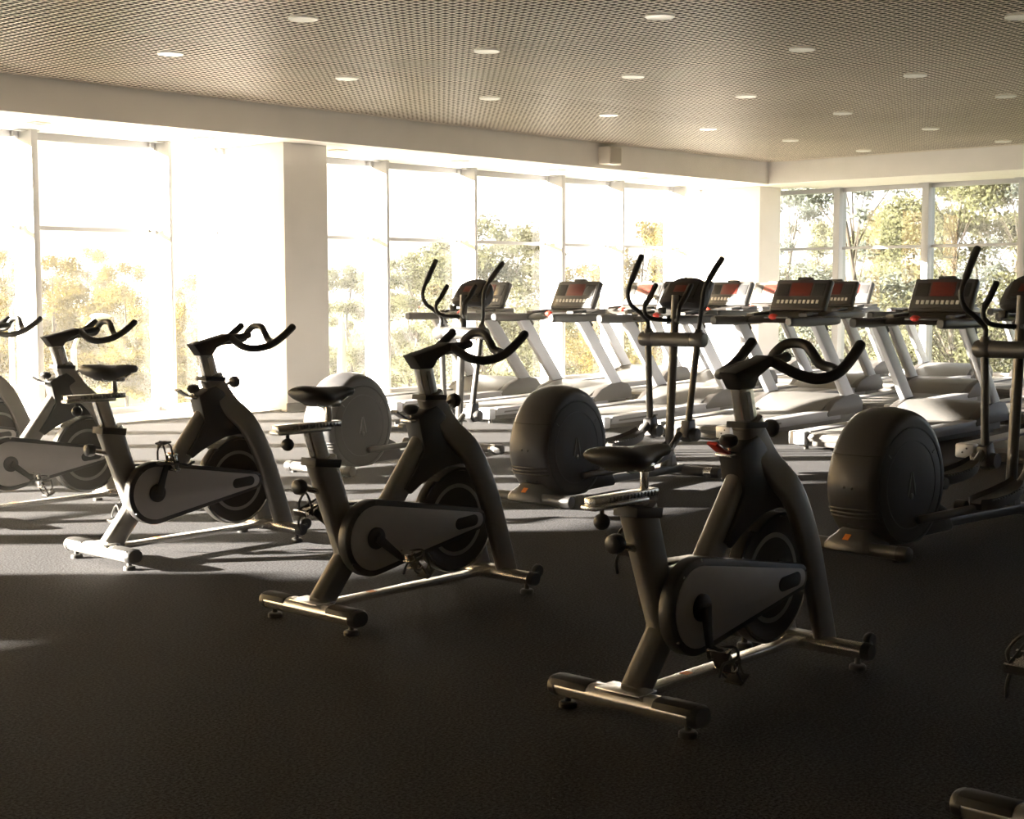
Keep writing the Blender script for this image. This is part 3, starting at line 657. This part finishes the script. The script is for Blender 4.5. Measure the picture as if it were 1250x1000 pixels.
# ------------------------------------------------------------------ treadmills (u forward from the rear edge)
def make_treadmill():
    t = thing('treadmill', '', 'treadmill', group='treadmills in three rows')
    MB().box((1.15, 0, .085), (2.20, .80, .10), .01).build('base_frame', M['tread_dark'], t)
    bl = MB()
    prof = [(.02, .110), (.035, .082), (.07, .075), (1.95, .095), (1.95, .172), (.07, .150), (.035, .140)]
    bl.prism(prof, -.30, .30, .006).build('running_belt', M['belt'], t)
    for s in (-1, 1):
        a, b_ = sorted((s*.315, s*.465))
        r = MB().prism([(.10, .085), (.125, .158), (1.98, .195), (1.98, .095)], a, b_, .010).build('side_rail', M['rail_silver'], t)
        yy = s * .4665
        MB().prism([(.22, .108), (.23, .126), (.85, .138), (.85, .122)], min(yy-.002, yy+.002), max(yy-.002, yy+.002)).build('rail_slot', M['tread_dark'], r)
        MB().box((.045, s*.385, .105), (.10, .16, .115), .016).build('rear_cap', M['tread_white'], t)
        bo = MB()
        for dy, dz in ((-.02, .02), (.015, -.012)): bo.lathe([(.008, -.008), (.008, -.004)], (0, s*.385 + dy, .105 + dz), 'x', 8)
        bo.build('cap_bolts', M['matte_black'], t)
        for fx in (.12, 2.1): MB().lathe([(.022, 0), (.022, .04)], (fx, s*.36, 0), 'z', 12).build('levelling_foot', M['black_rubber'], t)
    hood = [(1.66, .170), (1.74, .215), (1.86, .270), (2.02, .315), (2.18, .332), (2.30, .315), (2.38, .25), (2.40, .06), (1.9, .06)]
    MB().prism(hood, -.40, .40, .012, seg=3).build('motor_hood', M['tread_hood'], t)
    for s in (-1, 1):
        a, b_ = sorted((s*.385, s*.475))
        MB().prism([(1.70, .165), (1.84, .268), (2.02, .322), (2.20, .338), (2.33, .315), (2.405, .24), (2.41, .14), (1.72, .13)], a, b_, .014).build('hood_side', M['tread_dark'], t)
        o = MB().sweep([(2.18, s*.440, .270), (1.505, s*.440, 1.075)], rr(.150, .062, .012), (0,1,0)).build('upright', M['tread_white'], t)
        MB().sweep([(1.680, s*.440 - .033, .985), (1.585, s*.440 - .033, 1.098)], rr(.030, .004, .001), (0,1,0)).build('upright_slot', M['tread_dark'], o)
        MB().sweep(smooth([(1.02, s*.425, 1.080), (1.10, s*.430, 1.082), (1.40, s*.440, 1.075), (1.75, s*.440, 1.078), (1.93, s*.435, 1.082)], 4), rr(.092, .085, .030), (0,1,0), [.75, .92] + [1]*13 + [.95, .8]).build('handrail', M['black_plastic'], t)
    ds = MB().prism([(1.56, 1.055), (1.60, 1.10), (1.88, 1.165), (2.0, 1.17), (2.02, 1.06)], -.40, .40, .012).build('dash_tray', M['tread_dark'], t)
    MB().box((1.62, 0, 1.115), (.08, .40, .02), .006, Matrix.Rotation(R(-12), 4, 'Y')).build('cross_handle', M['black_plastic'], t)
    sb = MB().ball((1.60, .10, 1.115), .045, 1, 1.1, .7, 16).build('stop_button', M['red'], t)
    for s in (-1, 1): MB().sweep([(1.75, s*.28, 1.150), (1.49, s*.30, 1.135)], rr(.03, .09, .012), (0,1,0)).build('accessory_tray', M['con_silver'], t)
    # tilted console: slab from (1.86,1.175) up to (2.03,1.485)
    th = math.atan2(2.03-1.86, 1.485-1.175); rot = Matrix.Rotation(th, 4, 'Y'); c = Vector((1.945, 0, 1.33))
    def on(du, dy, dz): return c + rot.to_3x3() @ Vector((du, dy, dz))
    cb = MB().box(on(.03, 0, 0), (.075, .63, .355), .022, rot, 3).build('console', M['con_silver'], t)
    MB().box(on(-.008, 0, .01), (.010, .585, .315), .004, rot).build('console_face', M['con_face'], cb)
    MB().box(on(-.015, 0, .055), (.008, .24, .150), .003, rot).build('display', M['screen_red'], cb)
    for s in (-1, 1): MB().box(on(-.015, s*.205, .050), (.008, .13, .140), .003, rot).build('side_panel', M['screen_grey'], cb)
    for i in range(10): MB().box(on(-.016, -.225 + i*.05, -.085), (.010, .030, .040), .003, rot).build('key', M['key_white'], cb)
    MB().box(on(.02, 0, .190), (.05, .17, .030), .008, rot).build('reading_rack', M['black_plastic'], t)
    return t
tm = make_treadmill()
COLY = [12.02, 10.62, 9.10, 7.66, 6.13, 4.60]
names_col = ['at the far left end of the row', 'second from the left end', 'third from the left end', 'fourth from the left end', 'fifth from the left end', 'sixth from the left end, cut off by the right photo edge']
ROWX = [(10.86, 'front row of treadmills, ', [0, 1, 2, 3, 4, 5]), (14.02, 'second row of treadmills, ', [0, 1, 2, 3, 4]), (17.25, 'row of treadmills against the end windows, ', [0, 1, 2, 3])]
placed = 0
LB = {
 (0,0): 'treadmill at the left end of the front row, its console behind the left elliptical',
 (0,1): 'front row treadmill whose whole console shows between the left and middle ellipticals',
 (0,2): 'front row treadmill right behind the mast of the middle elliptical',
 (0,3): 'front row treadmill with a dark console above the nearest spin bike handlebar',
 (0,4): 'front row treadmill with a dark console just left of the right elliptical mast',
 (0,5): 'front row treadmill at the right edge, mostly hidden by the right elliptical',
 (1,0): 'second row treadmill, its console seen behind the far grip of the middle elliptical',
 (1,1): 'second row treadmill with its console right in front of the white corner pier',
 (1,2): 'second row treadmill, console peeking out behind the dark console over the spin bike handlebar',
 (1,3): 'second row treadmill hidden behind the rightmost dark console, grey hood showing',
 (1,4): 'second row treadmill near the right edge, deck seen between the elliptical arms',
 (2,0): 'treadmill by the end windows, at their left next to the corner pier',
 (2,1): 'treadmill by the end windows, its small far console peeking out beside two nearer ones',
 (2,2): 'treadmill by the end windows, pale hood showing behind two other hoods',
 (2,3): 'treadmill by the end windows at the right edge, only its deck showing',
}
for ri, (x, nm, cols) in enumerate(ROWX):
    for ci in cols:
        if placed == 0: o = tm
        else: o = copy_tree(tm)
        o.location = (x, COLY[ci], 0); o['label'] = LB[(ri, ci)]; placed += 1

# ------------------------------------------------------------------ outdoors (ground one storey lower)
GZ = -4.0
struct(MB().box((60, 60, GZ - .25), (420, 420, .5)).build('ground', M['grass']))
struct(MB().prism([(-60, 40), (140, 40), (140, 49), (-60, 49)], GZ - .05, GZ + .02, 0, 'z').build('road', M['asphalt']))
def make_tree(seed, mats, sparse=1., h=9., spread=3.2, nleaf=5200, ls=.13):
    r = random.Random(seed)
    t = thing('tree', '', 'tree', group='trees beyond the windows')
    tr = MB(); tops = []
    tr.tube(smooth([(0,0,-.3), (r.uniform(-.1,.1), r.uniform(-.1,.1), h*.3), (r.uniform(-.3,.3), r.uniform(-.3,.3), h*.62), (r.uniform(-.3,.3), r.uniform(-.3,.3), h*.9)], 4), [.15 - .0105*i for i in range(13)], 8)
    clusters = []
    for i in range(int(26 * sparse) + 8):
        a = r.uniform(0, 2*math.pi); f = r.uniform(.22, 1.0)
        env = spread * math.sin(math.pi * min(1, max(.05, (f - .12) / .98)) ** .8) ** .7
        d = env * r.uniform(.35, 1.0)
        p = Vector((d*math.cos(a), d*math.sin(a), h*f*.97)); clusters.append((p, r.uniform(.55, 1.15) * (1 - .35*f) * spread / 3.2))
        q = Vector((0, 0, h * max(.18, f - .22)))
        tr.tube([q, q.lerp(p, .5) + Vector((0, 0, .15)), p], [.022, .014, .007], 5)
    clusters.append((Vector((0, 0, h*.98)), .5))
    tr.build('trunk', M['bark'], t)
    lf = MB(); bmv = lf.bm
    tot = sum(c[1]**2 for c in clusters)
    for p, rad in clusters:
        for _ in range(int(nleaf * rad**2 / tot)):
            v = Vector((r.gauss(0,1), r.gauss(0,1), r.gauss(0,1))).normalized() * rad * r.uniform(.25, 1.15)
            v.z *= .8; o = p + v; s = ls * r.uniform(.7, 1.4)
            a = Vector((r.gauss(0,1), r.gauss(0,1), r.gauss(0,1))).normalized(); b = a.orthogonal().normalized()
            if r.random() < .5: b = a.cross(b)
            vs = [bmv.verts.new(o + a*s*x + b*s*y) for x, y in ((-1,0), (0,-.55), (1,0), (0,.55))]
            bmv.faces.new(vs)
    o = lf.build('foliage', mats, t); return t
protos = [make_tree(1, M['leaf_gold'], 1.2, 9, 3.3, 26000, .075), make_tree(2, M['leaf_green'], 1., 9, 2.8, 24000, .065), make_tree(3, M['leaf_blue'], .9, 9, 2.1, 9000, .06), make_tree(4, M['leaf_green'], 1.5, 9, 3.6, 32000, .062)]
CAM = Vector((0, 0, 1.40)); YAW, PITCH, ROLL, F = .736315, .083613, -.0028234, 1758.3
FW = Vector((math.cos(YAW), math.sin(YAW), 0)); RT = Vector((math.sin(YAW), -math.cos(YAW), 0))
TREES = [  # (bearing tangent right of the view axis, distance, height, kind, spread scale, label)
    (-.352, 66, 7.1, 0, 1.0, 'golden tree at the far left edge outside the long windows'),
    (-.318, 52, 6.5, 0, 1.1, 'golden tree behind the leftmost mullion outside'),
    (-.292, 84, 7.7, 0, .9, 'golden tree seen just right of the leftmost mullion'),
    (-.268, 60, 6.4, 0, .95, 'golden tree in the middle of the left full window pane'),
    (-.240, 88, 6.2, 0, 1.0, 'golden tree at the right of the left full window pane'),
    (-.214, 50, 5.9, 0, .9, 'golden tree seen beside the mullion left of the white column'),
    (-.112, 58, 6.2, 1, 1.0, 'green tree seen just right of the white column'),
    (-.092, 70, 6.5, 1, 1.0, 'pale green tree left of the first mullion right of the column'),
    (-.070, 50, 6.5, 1, 1.1, 'green tree behind the first mullion right of the column'),
    (-.048, 62, 7.4, 1, 1.0, 'green tree behind the left elliptical grips'),
    (-.018, 42, 7.4, 3, 1.0, 'broad green tree rising above the transom behind the left elliptical console'),
    (.004, 74, 8.4, 1, .9, 'green tree between two panes right of the left elliptical console'),
    (.050, 56, 6.2, 0, 1.0, 'yellow green tree behind the treadmill console between the left and middle ellipticals'),
    (.092, 46, 7.4, 0, .8, 'yellow tree rising above the transom left of the middle elliptical console'),
    (.106, 66, 8.4, 1, .7, 'slim green tree behind the middle elliptical console'),
    (.192, 52, 8.9, 2, 1.0, 'bluish slender tree in the end window next to the corner pier'),
    (.212, 60, 8.0, 1, .9, 'green tree at the right of the first end window pane'),
    (.236, 33, 8.3, 2, 1.2, 'tall sparse tree with open branches in the second end window pane'),
    (.258, 48, 7.5, 1, 1.0, 'pale green tree in the middle of the second end window pane'),
    (.280, 78, 9.9, 3, .8, 'broad pale tree behind the second mullion of the end windows'),
    (.306, 38, 8.8, 3, .85, 'big leafy tree in the rightmost end window pane'),
    (.328, 56, 10.3, 1, 1.0, 'leafy tree at the right of the rightmost end window pane'),
    (.350, 45, 8.7, 2, 1.1, 'bluish tree at the far right photo edge'),
]
for i, (tn, d, h, kd, sp, lb) in enumerate(TREES):
    p = FW * d + RT * (tn * d)
    src = protos[kd]
    o = src if not src['label'] else copy_tree(src)
    o.location = (p.x, p.y, GZ); o.rotation_euler = (0, 0, i * 1.7); s = h / 9; o.scale = (s*sp, s*sp, s); o['label'] = lb
# clipped hedge below the column window
def hedge():
    r = random.Random(5); b = MB(); b.box((0, 0, .45), (5.5, .9, .9), .1)
    for _ in range(2500):
        o = Vector((r.uniform(-2.8, 2.8), r.uniform(-.5, .5), r.uniform(.0, 1.0)))
        a = Vector((r.gauss(0,1), r.gauss(0,1), r.gauss(0,1))).normalized()*.07; c = a.orthogonal()
        b.bm.faces.new([b.bm.verts.new(o + v) for v in (a, c, -a, -c)])
    return b
hd = hedge().build('hedge', M['hedge_leaf']); p = FW*58 + RT*(-.19*58); hd.location = (p.x, p.y, GZ)
hd['label'] = 'low clipped hedge on the lawn, seen left of the white column'; hd['category'] = 'hedge'
# street lamps, post, car
def lamp(tn, d, h, lb, arm):
    p = FW*d + RT*(tn*d)
    t = thing('street_lamp', lb, 'street lamp', (p.x, p.y, GZ), -YAW, 'street lamps outside')
    MB().tube([(0,0,0), (0,0,h)], [.11, .07], 10).build('pole', M['post_white'], t)
    MB().tube(smooth([(0,0,h), (.3*arm, -.4*arm, h+.35), (1.1*arm, -1.3*arm, h+.75)], 4), .05, 8).build('arm', M['post_white'], t)
    MB().ball((1.3*arm, -1.5*arm, h+.80), .13, 1.9, 1.2, .5, 12).build('lamp_head', M['lamp_white'], t)
lamp(-.304, 34, 4.0, 'white street lamp with a curved arm behind the left full window pane', .62)
lamp(-.347, 42, 4.6, 'white street lamp post seen at the left edge by the far bike', .4)
p = FW*30 + RT*(-.0655*30)
bl = MB().tube([(0,0,0), (0,0,3.3)], [.12, .11], 12).build('marker_post', M['post_white']); bl.location = (p.x, p.y, GZ)
bl['label'] = 'plain white post outside beside the left elliptical arms'; bl['category'] = 'post'
p = FW*36 + RT*(-.118*36)
ob = MB().tube([(0,0,0), (0,0,2.6), (0,0,4.6)], [.20, .16, .06], 12).build('stone_marker', M['post_white']); ob.location = (p.x, p.y, GZ)
ob['label'] = 'tapered white marker outside, right of the white column'; ob['category'] = 'post'
def car(tn, d, rz, lb):
    p = FW*d + RT*(tn*d)
    t = thing('parked_car', lb, 'car', (p.x, p.y, GZ), rz)
    MB().prism([(-2.1, .35), (-2.15, .75), (-1.9, .92), (-1.1, .98), (-.5, 1.42), (.9, 1.45), (1.7, .98), (2.1, .85), (2.15, .40)], -.85, .85, .12, seg=3).build('body', M['car_white'], t)
    MB().prism([(-.95, 1.0), (-.45, 1.37), (.85, 1.39), (1.5, 1.0)], -.87, .87, .04).build('side_windows', M['car_glass'], t)
    for x in (-1.35, 1.35):
        for s in (-1, 1): MB().lathe([(.12, s*.72), (.32, s*.70), (.33, s*.86), (.2, s*.89), (.1, s*.87)], (x, 0, .33), 'y', 20).build('wheel', M['black_rubber'], t)
car(-.345, 44, R(-48), 'white parked car beyond the left window by the far bike')

# ------------------------------------------------------------------ light
SUN_H = Vector((-.692, .722, 0)).normalized(); EL = math.atan(.245)
sd = -(SUN_H * math.cos(EL) + Vector((0, 0, math.sin(EL))))
sun = bpy.data.lights.new('sun', 'SUN'); sun.energy = 125; sun.color = (1.0, .89, .75); sun.angle = R(.53)
so = bpy.data.objects.new('sun', sun); C.objects.link(so); so.rotation_euler = sd.to_track_quat('-Z', 'Y').to_euler()
w = bpy.data.worlds.new('sky'); bpy.context.scene.world = w; w.use_nodes = True
nt = w.node_tree; bg = nt.nodes['Background']
tc = nt.nodes.new('ShaderNodeTexCoord'); vm = nt.nodes.new('ShaderNodeVectorMath'); vm.operation = 'DOT_PRODUCT'
vm.inputs[1].default_value = tuple(-sd)
cr = nt.nodes.new('ShaderNodeValToRGB'); mp = nt.nodes.new('ShaderNodeMapRange'); mp.inputs['From Min'].default_value = -1; mp.inputs['From Max'].default_value = 1
e = cr.color_ramp.elements
e[0].position = 0; e[0].color = (.95, 1.12, 1.40, 1)
e[1].position = 1; e[1].color = (10, 6.5, 3, 1)
for pos, col in ((.36, (.60, .68, .80)), (.50, (.64, .66, .68)), (.60, (.72, .66, .55)), (.68, (.80, .70, .50)), (.80, (2.6, 1.75, .80)), (.93, (8.0, 5.0, 2.0))):
    n = e.new(pos); n.color = (*col, 1)
nt.links.new(tc.outputs['Generated'], vm.inputs[0]); nt.links.new(vm.outputs['Value'], mp.inputs['Value'])
nt.links.new(mp.outputs['Result'], cr.inputs['Fac']); nt.links.new(cr.outputs['Color'], bg.inputs['Color'])
bg.inputs['Strength'].default_value = 1.0

# thin warm haze, added to veil the room in light from the low sun
def haze(name, dens, col, ani):
    m = bpy.data.materials.new(name); m.use_nodes = True
    nt = m.node_tree; nt.nodes.clear()
    out = nt.nodes.new('ShaderNodeOutputMaterial'); v = nt.nodes.new('ShaderNodeVolumeScatter')
    v.inputs['Color'].default_value = (*col, 1); v.inputs['Density'].default_value = dens; v.inputs['Anisotropy'].default_value = ani
    nt.links.new(v.outputs['Volume'], out.inputs['Volume'])
    return m
hz = MB().box((6.32, 4.1, 2.0), (30.66, 20.16, 4.15)).build('room_haze', haze('room_haze', .0028, (1, .93, .80), .45)); hz['kind'] = 'structure'
hz = MB().box((50, 60, 5.9), (230, 170, 20.2)).build('outdoor_haze', haze('outdoor_haze', .0008, (.97, .97, .95), 0)); hz['kind'] = 'structure'

# ------------------------------------------------------------------ camera
cam = bpy.data.cameras.new('camera'); co = bpy.data.objects.new('camera', cam); C.objects.link(co)
cam.sensor_fit = 'HORIZONTAL'; cam.sensor_width = 36; cam.lens = 36 * F / 1250; cam.clip_end = 1000
co.location = CAM
base = Matrix((RT, Vector((0,0,1)), -FW)).transposed()            # columns: right, up, back
co.rotation_euler = (base @ Matrix.Rotation(-PITCH, 3, 'X') @ Matrix.Rotation(ROLL, 3, 'Z')).to_euler()
sc = bpy.context.scene; sc.camera = co
sc.view_settings.view_transform = 'Standard'; sc.view_settings.look = 'None'; sc.view_settings.gamma = 1; sc.view_settings.exposure = .52
sc.view_settings.use_curve_mapping = False
